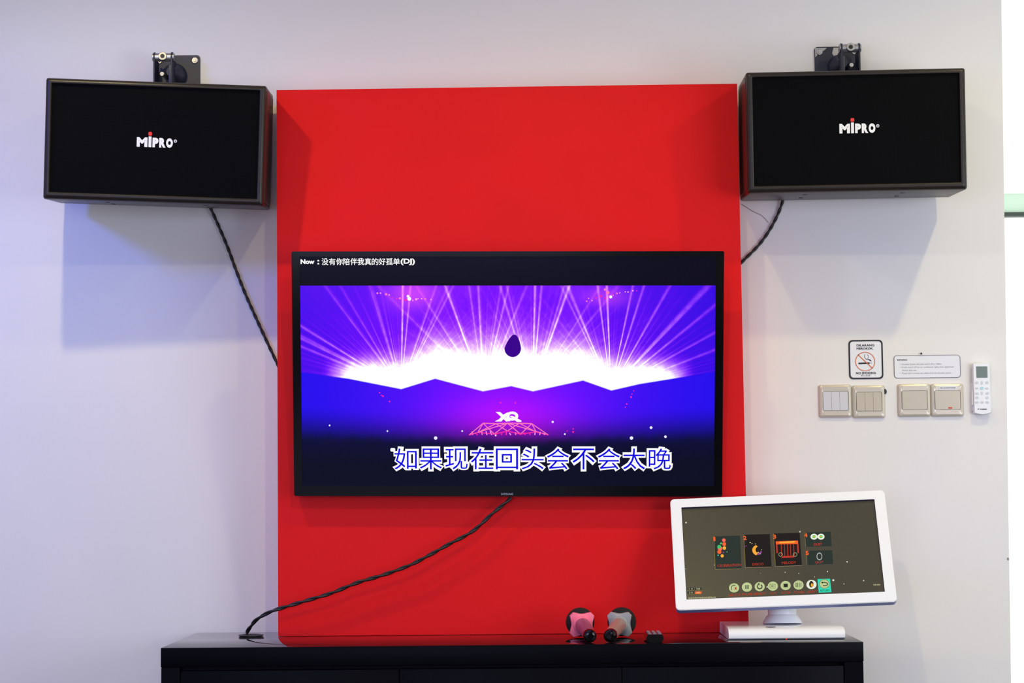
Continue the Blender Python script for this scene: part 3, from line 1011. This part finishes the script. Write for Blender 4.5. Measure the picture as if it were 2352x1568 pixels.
for i, (q, no, npos, lab, lp, m) in enumerate(tiles):
    B = MB(m)
    mpoly(B, m, q, YS)
    if i < 3:
        mpoly(B, 'm_line', [(q[3][0], q[3][1] - 6), (q[2][0], q[2][1] - 6), q[2], q[3]], YS - 0.0002)
    mpoly(B, 'm_gold', [q[0], (q[0][0] + 5, q[0][1]), (q[3][0] + 5, q[3][1]), q[3]], YS - 0.0002)
    D = YS - 0.0003
    mtext(B, 'm_orange', no, npos[0], npos[1], 38 if i else 22, 56, 0.03 if i else 0.008, D)
    mtext(B, 'm_red', lab, *lp, 0.005, D)
    if i == 0:
        for x, y, r_, mm in ((597, 296, 24, 'm_pinkish'), (603, 348, 26, 'm_orange'), (604, 402, 24, 'm_amber'), (545, 408, 30, 'm_pinkish'), (535, 386, 26, 'm_green'), (537, 455, 28, 'm_orange'), (575, 508, 22, 'm_amber'), (560, 340, 14, 'm_green'), (520, 500, 9, 'm_teal'), (590, 460, 10, 'm_purple'), (640, 455, 7, 'm_green')):
            D -= 0.00004
            mcirc(B, mm, x, y, r_, D, None, 16)
    elif i == 1:
        n = 24
        for col, ro_, k0, k1 in (('m_amber', 70, 100, 265), ('m_purple', 66, 20, 100)):
            o_ = [(1050 + ro_ * math.cos(R(a)), 430 + ro_ * math.sin(R(a))) for a in range(k0, k1, 12)]
            i_ = [(1062 + ro_ * 0.55 * math.cos(R(a)), 425 + ro_ * 0.6 * math.sin(R(a))) for a in range(k0, k1, 12)]
            mpoly(B, col, o_ + i_[::-1], D)
        for x, y, r_ in ((950, 328, 8), (975, 340, 6), (1022, 345, 5), (1105, 425, 5), (1060, 462, 8), (1085, 480, 7), (900, 372, 6), (880, 380, 6)):
            mcirc(B, 'm_purple' if x < 940 else 'm_cream', x, y, r_, D - 0.0001, None, 10)
    elif i == 2:
        mpoly(B, 'm_orange', [(1295, 312), (1595, 300), (1600, 345), (1300, 352)], D)
        mpoly(B, 'm_amber', [(1340, 318), (1560, 308), (1545, 330), (1350, 338)], D - 0.0001)
        for x, w in ((1300, 18), (1365, 8), (1410, 7), (1450, 10), (1490, 7), (1535, 8), (1585, 18)):
            mpoly(B, 'm_fire', [(x, 350), (x + w, 350), (x + w + 6, 505 if 1350 < x < 1560 else 470), (x + 6, 505 if 1350 < x < 1560 else 470)], D)
        mpoly(B, 'm_fire', [(1390, 512), (1540, 505), (1550, 528), (1370, 535)], D)
        for x in (1362, 1558):
            oo = [k2(x + 27 * math.cos(R(a)), 490 + 27 * math.sin(R(a))) for a in range(0, 360, 15)]
            ii = [k2(x + 23 * math.cos(R(a)), 490 + 23 * math.sin(R(a))) for a in range(0, 360, 15)]
            B.use('m_circle').ring(oo[::-1], ii[::-1], D - 0.0001, D)
    elif i == 3:
        for x in (1815, 1910):
            mcirc(B, 'm_circ_w', x, 248, 48, D, 40)
            mcirc(B, 'm_green', x, 248, 22, D - 0.0001, 20)
            mcirc(B, 'm_amber', x, 248, 11, D - 0.0002, 10)
    else:
        for a in range(0, 360, 24):
            x, y = 1888 + 34 * math.cos(R(a)), 515 + 46 * math.sin(R(a))
            mcirc(B, 'm_pale', x, y, 5, D, 8, 8)
    o = B.build('menu_tile', mscr, smooth=0)
icons = [(735, 938, 'DELETE'), (908, 928, 'PAUSE'), (1080, 922, 'REPEAT'), (1257, 916, 'CUT'), (1430, 908, 'STOP'), (1605, 902, 'TONES'), (1780, 895, 'LIGHT'), (1955, 888, 'RETURN')]
for i, (x, y, lab) in enumerate(icons):
    B = MB('m_circle')
    D = YS - 0.0002
    if i == 7:
        mpoly(B, 'm_teal', [(1862, 822), (2032, 818), (2050, 998), (1880, 1005)], YS)
    mcirc(B, 'm_circ_w' if i == 6 else 'm_circle', x, y, 69, D, 62)
    if i == 7:
        oo = [k2(x + 69 * math.cos(R(a)), y + 62 * math.sin(R(a))) for a in range(0, 360, 12)]
        ii = [k2(x + 62 * math.cos(R(a)), y + 55 * math.sin(R(a))) for a in range(0, 360, 12)]
        B.use('m_gold').ring(oo[::-1], ii[::-1], D - 0.0001, D)
    D -= 0.0002
    if i == 0:
        mpoly(B, 'm_dark', [(x - 38, y + 30), (x - 38, y - 18), (x - 14, y - 40), (x + 18, y - 40), (x + 18, y - 32), (x - 10, y - 32), (x - 30, y - 14), (x - 30, y + 30)], D)
        mpoly(B, 'm_red', [(x + 4, y - 14), (x + 18, y - 2), (x + 34, y - 18), (x + 30, y + 6), (x + 42, y + 30), (x + 22, y + 18), (x + 4, y + 34), (x + 12, y + 10)], D)
    elif i == 1:
        for s in (-14, 14):
            mpoly(B, 'm_dark', [(x + s - 7, y - 26), (x + s + 7, y - 26), (x + s + 7, y + 26), (x + s - 7, y + 26)], D)
    elif i == 2:
        oo = [(x + 38 * math.cos(R(a)), y + 36 * math.sin(R(a))) for a in range(-60, 231, 15)]
        ii = [(x + 25 * math.cos(R(a)), y + 23 * math.sin(R(a))) for a in range(-60, 231, 15)]
        mpoly(B, 'm_dark', oo + ii[::-1], D)
        mpoly(B, 'm_dark', [(x - 4, y - 50), (x - 4, y - 16), (x - 34, y - 34)], D)
    elif i == 3:
        for q in ([(x - 42, y - 28), (x + 42, y - 28), (x + 42, y - 24), (x - 42, y - 24)], [(x - 42, y + 24), (x + 42, y + 24), (x + 42, y + 28), (x - 42, y + 28)], [(x - 42, y - 24), (x - 38, y - 24), (x - 38, y + 24), (x - 42, y + 24)], [(x - 14, y - 3), (x + 40, y - 3), (x + 40, y + 3), (x - 14, y + 3)], [(x - 26, y), (x - 8, y - 12), (x - 8, y + 12)]):
            mpoly(B, 'm_dark', q, D)
    elif i == 4:
        mpoly(B, 'm_dark', [(x - 30, y - 24), (x + 28, y - 26), (x + 30, y + 22), (x - 28, y + 24)], D)
    elif i == 5:
        for s in (-34, -12, 10, 32):
            mpoly(B, 'm_dark', [(x + s - 4, y - 30), (x + s + 4, y - 30), (x + s + 4, y + 28), (x + s - 4, y + 28)], D)
    elif i == 6:
        mcirc(B, 'm_dark', x - 2, y - 4, 30, D, 44)
        mcirc(B, 'm_amber', x + 6, y + 8, 15, D - 0.0002, 24)
    else:
        oo = [(x + 12 + 38 * math.cos(R(a)), y + 2 + 25 * math.sin(R(a))) for a in range(-90, 91, 15)]
        ii = [(x + 12 + 27 * math.cos(R(a)), y + 2 + 15 * math.sin(R(a))) for a in range(-90, 91, 15)]
        mpoly(B, 'm_dark', [(x - 22, y - 23)] + oo + [(x - 20, y + 27), (x - 20, y + 17)] + ii[::-1] + [(x - 22, y - 13)], D)
        mpoly(B, 'm_dark', [(x - 20, y - 34), (x - 20, y - 2), (x - 44, y - 18)], D)
    if i < 7:
        mtext(B, 'm_red', lab, x + 6, y + 96, 30 * len(lab) ** 0.9 + 10, 30, 0.0, YS)
    else:
        mtext(B, 'm_dark', lab, 1963, 977, 120, 30, 0.01, YS - 0.0002)
    B.build('menu_button', mscr, smooth=0)
for r_, (ya, yb) in enumerate(((936, 972), (986, 1022))):
    for c_, (xa, xb) in enumerate(((112, 198), (212, 300))):
        mm = 'm_orange' if (r_, c_) == (1, 1) else 'm_tile'
        B = MB(mm)
        mpoly(B, mm, [(xa, ya), (xb, ya - 3), (xb, yb - 3), (xa, yb)])
        mpoly(B, 'm_gold', [(xa, yb - 3), (xb, yb - 6), (xb, yb - 2), (xa, yb)], YS - 0.0002)
        mtext(B, 'm_cream', ('1 4', '100', '2 0', 'HD')[r_ * 2 + c_], (xa + xb) / 2, (ya + yb) / 2 - 4, 48, 20, 0.0, YS - 0.0003)
        B.build('status_box', mscr, smooth=0)
B = MB('m_cream')
mtext(B, 'm_cream', '没有你陪伴我真的好孤单(DJ)', 305, 1070, 370, 26, 0.0)
B.build('song_lettering', mscr, smooth=0)
B = MB('m_cream')
mtext(B, 'm_cream', '00:00', 2670, 900, 90, 18, 0.0)
B.build('clock_lettering', mscr, smooth=0)
for x, y, r_ in ((1625, 180, 9), (2265, 588, 9), (1424, 730, 6), (1610, 745, 6), (1997, 720, 8), (2077, 838, 14), (1180, 928, 9), (2222, 888, 6), (1090, 743, 3), (1823, 793, 5), (88, 682, 4), (470, 630, 5), (2490, 845, 8), (90, 60, 10)):  # white lamp reflections on the screen put in as small glowing dots
    B = MB('m_pale')
    mcirc(B, 'm_pale', x, y, r_, YS - 0.0003, None, 10)
    B.build('reflection_dot', mscr, smooth=0)

# stand: slab base, oval neck with flared collar
base = MB('white_gl')
bx0, bx1, by0, by1, bz1 = 0.4645, 0.7545, -0.4165, -0.168, 0.7795
prof = [(by0 + 0.006, 0.7512), (by0 + 0.001, 0.7545), (by0, 0.7605), (by0 + 0.0025, 0.7675), (by0 + 0.009, 0.7735), (by0 + 0.022, 0.7775), (by0 + 0.05, bz1), (by1 - 0.006, bz1), (by1, 0.7745), (by1, 0.7512)]
n = len(prof)
vs = [(bx0, y, z) for y, z in prof] + [(bx0 + 0.001, y, z) for y, z in prof] + [(bx1 - 0.001, y, z) for y, z in prof] + [(bx1, y, z) for y, z in prof]
fs = [list(range(n)), [3*n + k for k in range(n - 1, -1, -1)]]
for r_ in range(3):
    for i in range(n):
        j = (i + 1) % n
        fs.append([r_*n + j, r_*n + i, (r_+1)*n + i, (r_+1)*n + j])
base.add(vs, fs, TI)
base.build('base', mon)
nk = MB('white_pl').lathe([(0.050, 0.0), (0.0495, 0.005), (0.0405, 0.020), (0.0385, 0.0215), (0.0365, 0.0225), (0.036, 0.14), (0.030, 0.155)],
                          TI @ Matrix.Translation((0.6167, -0.268, bz1 - 0.0003)) @ Matrix.Rotation(R(-6), 4, 'X'), 40)
nk.build('neck', mon)
MB('gloss').lathe([(0.0135, 0.0), (0.0135, 0.001), (0.0115, 0.0013)], TI @ Matrix.Translation((0.574, -0.372, bz1 - 0.0013)), 24).build('power_button', mon)
M['led'] = emit('red_led', (255, 50, 30), 2.0)
MB('led').box(-0.0016, 0.0016, -0.0015, 0.0015, -0.0012, 0.0012, 0, 1, TI @ Matrix.Translation((0.6085, by0 + 0.0055, 0.7525))).build('status_light', mon)

# ------------------------------------------------------------------ microphones
def microphone(head, tail, ring_m, body_m, label, ring_label, spin):
    head, tail = Vector(head), Vector(tail)
    ax = (tail - head)
    L = ax.length
    q = ax.to_track_quat('Z', 'Y').to_matrix().to_4x4()
    T = Matrix.Translation(head) @ q
    t = empty('microphone', None, label, 'microphone', 'wireless microphones', T)
    MB('foam').lathe([(0.004, -0.036), (0.016, -0.0335), (0.027, -0.026), (0.0345, -0.014), (0.0372, 0.0), (0.0355, 0.012), (0.030, 0.022), (0.024, 0.028)], None, 36).build('windscreen', t)
    # four-pointed anti-roll ring with hollow sides
    r = MB(ring_m)
    pts = []
    for k in range(4):
        a0 = k * 90 + spin
        for da, rad in ((-9, 0.0385), (9, 0.0385), (20, 0.0325), (32, 0.0283), (45, 0.0270), (58, 0.0283), (70, 0.0325)):
            a = R(a0 + da)
            pts.append((rad * math.cos(a), rad * math.sin(a)))
    n = len(pts)
    layers = [(0.030, 0.96), (0.033, 1.0), (0.040, 1.0), (0.0435, 0.97)]
    vs = [(x * k, y * k, z) for z, k in layers for x, y in pts]
    fs = [list(range(n - 1, -1, -1))]
    for j in range(len(layers) - 1):
        for i in range(n):
            i2 = (i + 1) % n
            fs.append([j*n + i, j*n + i2, (j+1)*n + i2, (j+1)*n + i])
    # dished face up to the collar
    m0 = len(vs)
    vs += [(0.0235 * x / math.hypot(x, y), 0.0235 * y / math.hypot(x, y), 0.046) for x, y in pts]
    for i in range(n):
        i2 = (i + 1) % n
        fs.append([3*n + i, 3*n + i2, m0 + i2, m0 + i])
    fs.append([m0 + i for i in range(n)])
    r.add(vs, fs)
    r.lathe([(0.0235, 0.044), (0.0225, 0.053), (0.0205, 0.056)], None, 32)
    ro = r.build('anti_roll_ring', t, smooth=40)
    ro['label'] = ring_label
    MB(body_m).lathe([(0.0195, 0.050), (0.0192, 0.075), (0.0175, 0.105), (0.0165, 0.150), (0.0155, L - 0.034), (0.0150, L - 0.030)], None, 32).build('handle', t)
    MB('gloss').lathe([(0.0152, L - 0.032), (0.0160, L - 0.026), (0.0162, L - 0.012), (0.0150, L - 0.004), (0.0120, L), (0.0080, L + 0.0012), (0.0070, L - 0.0006), (0.002, L - 0.0010)], None, 32).build('end_cap', t)
    MB('black').box(-0.0045, 0.0045, -0.0208, -0.0175, 0.066, 0.084, 0.001, 1, Matrix.Rotation(math.pi if False else 0, 4, 'Z')).build('switch', t)
    return t
microphone((0.0965, -0.285, 0.7895), (0.1175, -0.492, 0.7675), 'pink', 'mic_pink', 'microphone with a pink rubber ring lying on the sideboard', 'pink star-shaped rubber ring', 45)
microphone((0.2035, -0.285, 0.7895), (0.1640, -0.490, 0.7675), 'grey_rub', 'mic_grey', 'microphone with a grey rubber ring lying on the sideboard', 'grey star-shaped rubber ring', 45)

# ------------------------------------------------------------------ small black remote on the sideboard
rc = empty('remote_control', (0.2765, -0.43, DT + 0.0006), 'small black remote control lying beside the grey-ringed microphone', 'remote control')
prof = [(-0.0145, 0.0), (0.0145, 0.0), (0.0205, 0.007), (0.0215, 0.0125), (0.0195, 0.018), (0.0175, 0.0205), (-0.0175, 0.0205), (-0.0195, 0.018), (-0.0215, 0.0125), (-0.0205, 0.007)]
MB('gloss').prism(prof, -0.060, 0.060).build('body', rc, smooth=25)
for j in range(4):
    for i in range(3):
        MB('key_dark').box(-0.0125 + i * 0.0125 - 0.0042, -0.0125 + i * 0.0125 + 0.0042, -0.05 + j * 0.026, -0.038 + j * 0.026, 0.020, 0.0235, 0.001, 1).build('button', rc)

# ------------------------------------------------------------------ small things on the wall
wl = homography([(0, 0), (2352, 0), (2352, 1568), (0, 1568)], [(-1.4931, 2.5029), (1.3498, 2.4645), (1.2961, .5959), (-1.4756, .619)])

def flat_thing(name, px, label, cat, group=None):
    x, z = wl(*px)
    o = empty(name, (x, 0, z), label, cat, group)
    def L(px_, py_):
        a, b_ = wl(px_, py_)
        return a - x, b_ - z
    return o, L

# no smoking sign
o, L = flat_thing('no_smoking_sign', (1988.5, 825), 'no smoking sign with thick black border on the wall above the switches', 'sign')
(x0, z1), (x1, z0) = L(1948.3, 780.8), L(2029, 870)
outer = rrect(x0, x1, z0, z1, 0.011)
MB('paper').prism(rrect(x0 + .001, x1 - .001, z0 + .001, z1 - .001, 0.010), -0.0014, -0.0002).build('card', o, smooth=0)
MB('ink').ring(outer, rrect(x0 + 0.0042, x1 - 0.0042, z0 + 0.0042, z1 - 0.0042, 0.008), -0.0018, -0.0001).build('border', o, smooth=0)
def c6(x, y): return L(1860 + x * 0.18707, 760 + y * 0.18707)
def ctext(B, s, xa, xb, ya, yb, bold=0.0, y=-0.0018):
    a, b_ = c6(xa, yb), c6(xb, ya)
    zc = (c6(xa, (ya+yb)/2)[1] + c6(xb, (ya+yb)/2)[1]) / 2
    h_ = (yb - ya) * 0.18707 * 0.00119 / 2
    B.text(s, a[0], b_[0], zc - h_, zc + h_, y, bold)
t = MB('ink')
ctext(t, 'DILARANG', 573, 790, 162, 190, 0.035)
ctext(t, 'MEROKOK', 573, 776, 201, 228, 0.035)
t.build('heading_lettering', o, smooth=0)
t = MB('ink')
ctext(t, 'NO SMOKING', 567, 808, 502, 530, 0.035)
t.build('lettering', o, smooth=0)
t = MB('ink_grey')
ctext(t, '禁止吸烟', 625, 738, 536, 558, 0.0)
t.build('small_lettering', o, smooth=0)
s = MB('orange')
cc = c6(679, 375)
rr_ = 0.0265
s.ring(circle(cc[0], cc[1], rr_ * 1.03, 40, rr_), circle(cc[0], cc[1], rr_ * 1.03 - 0.0020, 40, rr_ - 0.0020), -0.0022, -0.0016)
s.stroke([c6(590, 290), c6(768, 458)], 0.0024, -0.0022, -0.0016)
s.use('ink')
s.stroke([c6(596, 398), c6(734, 394)], 0.0046, -0.0018, -0.0014)
for pth in ([(680, 288), (668, 303), (672, 325), (690, 345), (694, 352)], [(704, 290), (722, 308), (716, 328), (700, 346), (726, 352), (748, 358), (754, 370)], [(694, 352), (720, 346), (740, 352)], [(722, 358), (744, 362), (752, 372)]):
    s.stroke([c6(*q) for q in pth], 0.0012, -0.0018, -0.0014)
for x in (744, 754):
    s.stroke([c6(x, 384), c6(x, 402)], 0.0007, -0.0018, -0.0014)
s.build('smoking_ban_symbol', o, smooth=0)

# notice card
o, L = flat_thing('notice_card', (2129.5, 842), 'wide white notice card with rounded grey outline above the right switches', 'notice')
(x0, z1), (x1, z0) = L(2052.5, 816), L(2206.5, 867)
MB('paper').prism(rrect(x0, x1, z0, z1, 0.009), -0.0012, -0.0002).build('card', o, smooth=0)
MB('ink_grey').ring(rrect(x0, x1, z0, z1, 0.009), rrect(x0 + 0.0014, x1 - 0.0014, z0 + 0.0014, z1 - 0.0014, 0.0078), -0.0015, -0.0001).build('border', o, smooth=0)
t = MB('ink')
ctext(t, 'REMARKS:', 1072, 1196, 345, 364, 0.03, -0.0014)
t.use('ink_grey')
ctext(t, 'Karaoke System will auto switch off at 1.00am.', 1130, 1620, 396, 420, 0.0, -0.0014)
ctext(t, 'Kindly switch off the air conditioner, lights, fans, appliances/', 1130, 1768, 432, 456, 0.0, -0.0014)
ctext(t, 'devices after use.', 1133, 1310, 472, 492, 0.0, -0.0014)
ctext(t, 'Please don\'t connect any cables from the karaoke system.', 1133, 1738, 506, 530, 0.0, -0.0014)
for y in (408, 444, 518):
    q = c6(1108, y)
    t.prism(circle(q[0], q[1], 0.0009, 10), -0.0014, -0.0012)
t.build('lettering', o, smooth=0)
# nail above it, plug beside the second plate
x, z = wl(2115, 812)
nl = MB('ink').cyl((x, 0.0, z), (x, -0.006, z), 0.0012, None, 10).cyl((x, -0.006, z), (x, -0.0075, z), 0.0028, 0.0022, 14)
tag(nl.build('nail'), 'small dark nail in the wall just above the notice card', 'nail')
x, z = wl(2318.5, 1283)
tag(MB('dirt').prism(circle(x - 0.004, z, 0.0022, 12, 0.0035), -0.0012, -0.0002).build('wall_smudge', smooth=0), 'small grey smudge near the right corner of the wall', 'smudge')

# switch plates
def switch_plate(cx, cy, rocker, label, n_rock, mark=False):
    o, L = flat_thing('switch_plate', (cx, cy), label, 'light switch', 'wall switch plates')
    hw = 0.0447
    # domed surround: flat rim, raised crest, sunk opening
    rings = [(hw, hw, 0.0, 0.006), (hw, hw, -0.003, 0.006), (hw - 0.003, hw - 0.002, -0.0085, 0.007), (hw - 0.008, hw - 0.006, -0.0108, 0.007), (0.0350, 0.0265, -0.0098, 0.004), (0.0345, 0.0260, -0.006, 0.0035)]
    P = MB('beige')
    vs, fs = [], []
    for a, b_, y, r_ in rings:
        vs += [(x, y, z) for x, z in rrect(-a, a, -b_, b_, r_)]
    n = len(rrect(-1, 1, -1, 1, .1))
    for k in range(len(rings) - 1):
        for i in range(n):
            j = (i + 1) % n
            fs.append([k*n + j, k*n + i, (k+1)*n + i, (k+1)*n + j])
    fs.append([5*n + i for i in range(n)])
    fs.append([i for i in range(n - 1, -1, -1)])
    P.add(vs, fs)
    P.build('surround', o, smooth=28)
    w = 0.0680 / n_rock
    for k in range(n_rock):
        xa = -0.0340 + k * w
        B = MB(rocker)
        z0_, z1_ = -0.0250, 0.0250
        y0_, y1_ = (-0.0118, -0.0100) if n_rock > 1 else (-0.0112, -0.0112)
        x_0, x_1 = xa + 0.0003, xa + w - 0.0003
        prof = [(z0_, -0.0062), (z0_, y0_), (z0_ * 0.3, (y0_ + y1_) / 2 - 0.0006), (z1_, y1_), (z1_, -0.0062)]
        m_ = len(prof)
        B.add([(x_0, y, z) for z, y in prof] + [(x_1, y, z) for z, y in prof],
              [[k2_ for k2_ in range(m_ - 1, -1, -1)], [m_ + k2_ for k2_ in range(m_)]] + [[i, (i + 1) % m_, m_ + (i + 1) % m_, m_ + i] for i in range(m_)])
        B.build('rocker', o, smooth=20)
    if mark:
        mk = MB('red_dot').box(0.0015, 0.0115, -0.0126, -0.0114, -0.0235, -0.0195, 0.0004, 1)
        mo = mk.build('indicator', o)
        mo['label'] = 'small red indicator'
        mk = MB('paper').box(-0.023, 0.0245, -0.0116, -0.0103, 0.0285, 0.0375)
        mo = mk.build('name_strip', o)
        MB('ink').text('AIR-CONDITIONER', -0.021, 0.0225, 0.0312, 0.0350, -0.0119, 0.01).build('lettering', mo, smooth=0)
    return o
switch_plate(1918, 921, 'silver_rk', 'leftmost switch plate with three silvery rockers below the no smoking sign', 3)
switch_plate(1994.8, 922.3, 'beige_dk', 'switch plate with three beige rockers, right half of the left pair', 3)
switch_plate(2099, 919, 'beige_dk', 'switch plate with one plain beige rocker under the notice card', 1)
switch_plate(2174.8, 918.7, 'beige_dk', 'switch plate with white name strip and red mark beside the handset', 1, True)
x, z = wl(2029.5, 899)
tag(MB('black').cyl((x, -0.0005, z), (x, -0.0075, z), 0.0085, 0.007, 18, 0.001).build('wall_plug'), 'round dark plug on the wall half behind the second switch plate', 'wall plug')

# air conditioner handset in its holder
o, L = flat_thing('air_conditioner_remote', (2251.5, 893), 'white air conditioner handset in a wall holder right of the switches', 'remote control')
(x0, z1), (x1, z0) = L(2230.5, 834), L(2272.5, 951.5)
B = MB('white_pl')
def bulge(x_0, x_1, z_0, z_1, k=7):
    pts = [(x_0, z_1 - 0.004)]
    bot = [(x_0 + (x_1 - x_0) * t / k, z_0 - 0.004 * math.sin(math.pi * t / k) + 0.003) for t in range(k + 1)]
    top = [(x_1 - (x_1 - x_0) * t / k, z_1 + 0.0015 * math.sin(math.pi * t / k) - 0.002) for t in range(k + 1)]
    return bot + top
outl = bulge(x0, x1, z0, z1)
n = len(outl)
lay = [(-0.006, 0.96, 0.985), (-0.008, 1, 1), (-0.019, 1, 1), (-0.0225, 0.94, 0.975)]
cxm, czm = (x0 + x1) / 2, (z0 + z1) / 2
vs = [(cxm + (x - cxm) * kx, y, czm + (z - czm) * kz) for y, kx, kz in lay for x, z in outl]
fs = [[3*n + i for i in range(n)], list(range(n - 1, -1, -1))]
for j in range(3):
    for i in range(n):
        i2 = (i + 1) % n
        fs.append([j*n + i, j*n + i2, (j+1)*n + i2, (j+1)*n + i])
B.add(vs, fs)
B.build('body', o, smooth=30)
YF = -0.0228
(xa, zt), (xb, zb) = c6(2020, 440), c6(2160, 578)
MB('lcd').prism(rrect(xa, xb, zb, zt, 0.0008), YF - 0.0004, YF + 0.001).build('display', o, smooth=0)
for x, y, m_, w_, h_ in [(2028, 638, 'btn_grey', 40, 34), (2090, 640, 'btn_grey', 26, 44), (2152, 636, 'btn_grey', 40, 34), (2028, 706, 'btn_grey', 40, 24), (2090, 706, 'btn_cyan', 46, 40), (2150, 708, 'btn_grey', 40, 24), (2030, 770, 'btn_grey', 44, 30), (2090, 768, 'btn_grey', 26, 44), (2158, 768, 'btn_grey', 44, 30), (2030, 822, 'btn_grey', 40, 32), (2155, 822, 'btn_grey', 40, 32), (2030, 878, 'btn_grey', 42, 32), (2092, 878, 'btn_grey', 42, 32), (2156, 878, 'btn_grey', 42, 32)]:
    q = c6(x, y)
    MB(m_).prism(circle(q[0], q[1], w_ * 0.000111, 20, h_ * 0.000111), YF - 0.0008, YF + 0.001).build('button', o, smooth=0)
t = MB('ink')
ctext(t, 'DAIKIN', 2066, 2150, 956, 970, 0.04, YF - 0.0002)
t.prism([c6(2040, 956), c6(2040, 972), c6(2060, 956)], YF - 0.0002, YF)
t.build('lettering', o, smooth=0)
hd = MB('white_pl')
hd.box(x0 - 0.002, x1 + 0.0015, -0.0055, -0.0003, z0 + 0.010, z0 + 0.085, 0.001, 1)
hd.box(x1 + 0.0004, x1 + 0.0022, -0.0165, -0.004, z0 + 0.012, z0 + 0.050, 0.0005, 1)
hd.box(x0 - 0.0028, x0 - 0.0004, -0.0165, -0.004, z0 + 0.025, z0 + 0.066, 0.0005, 1)
hd.build('holder', o)
bpy.context.view_layer.update()
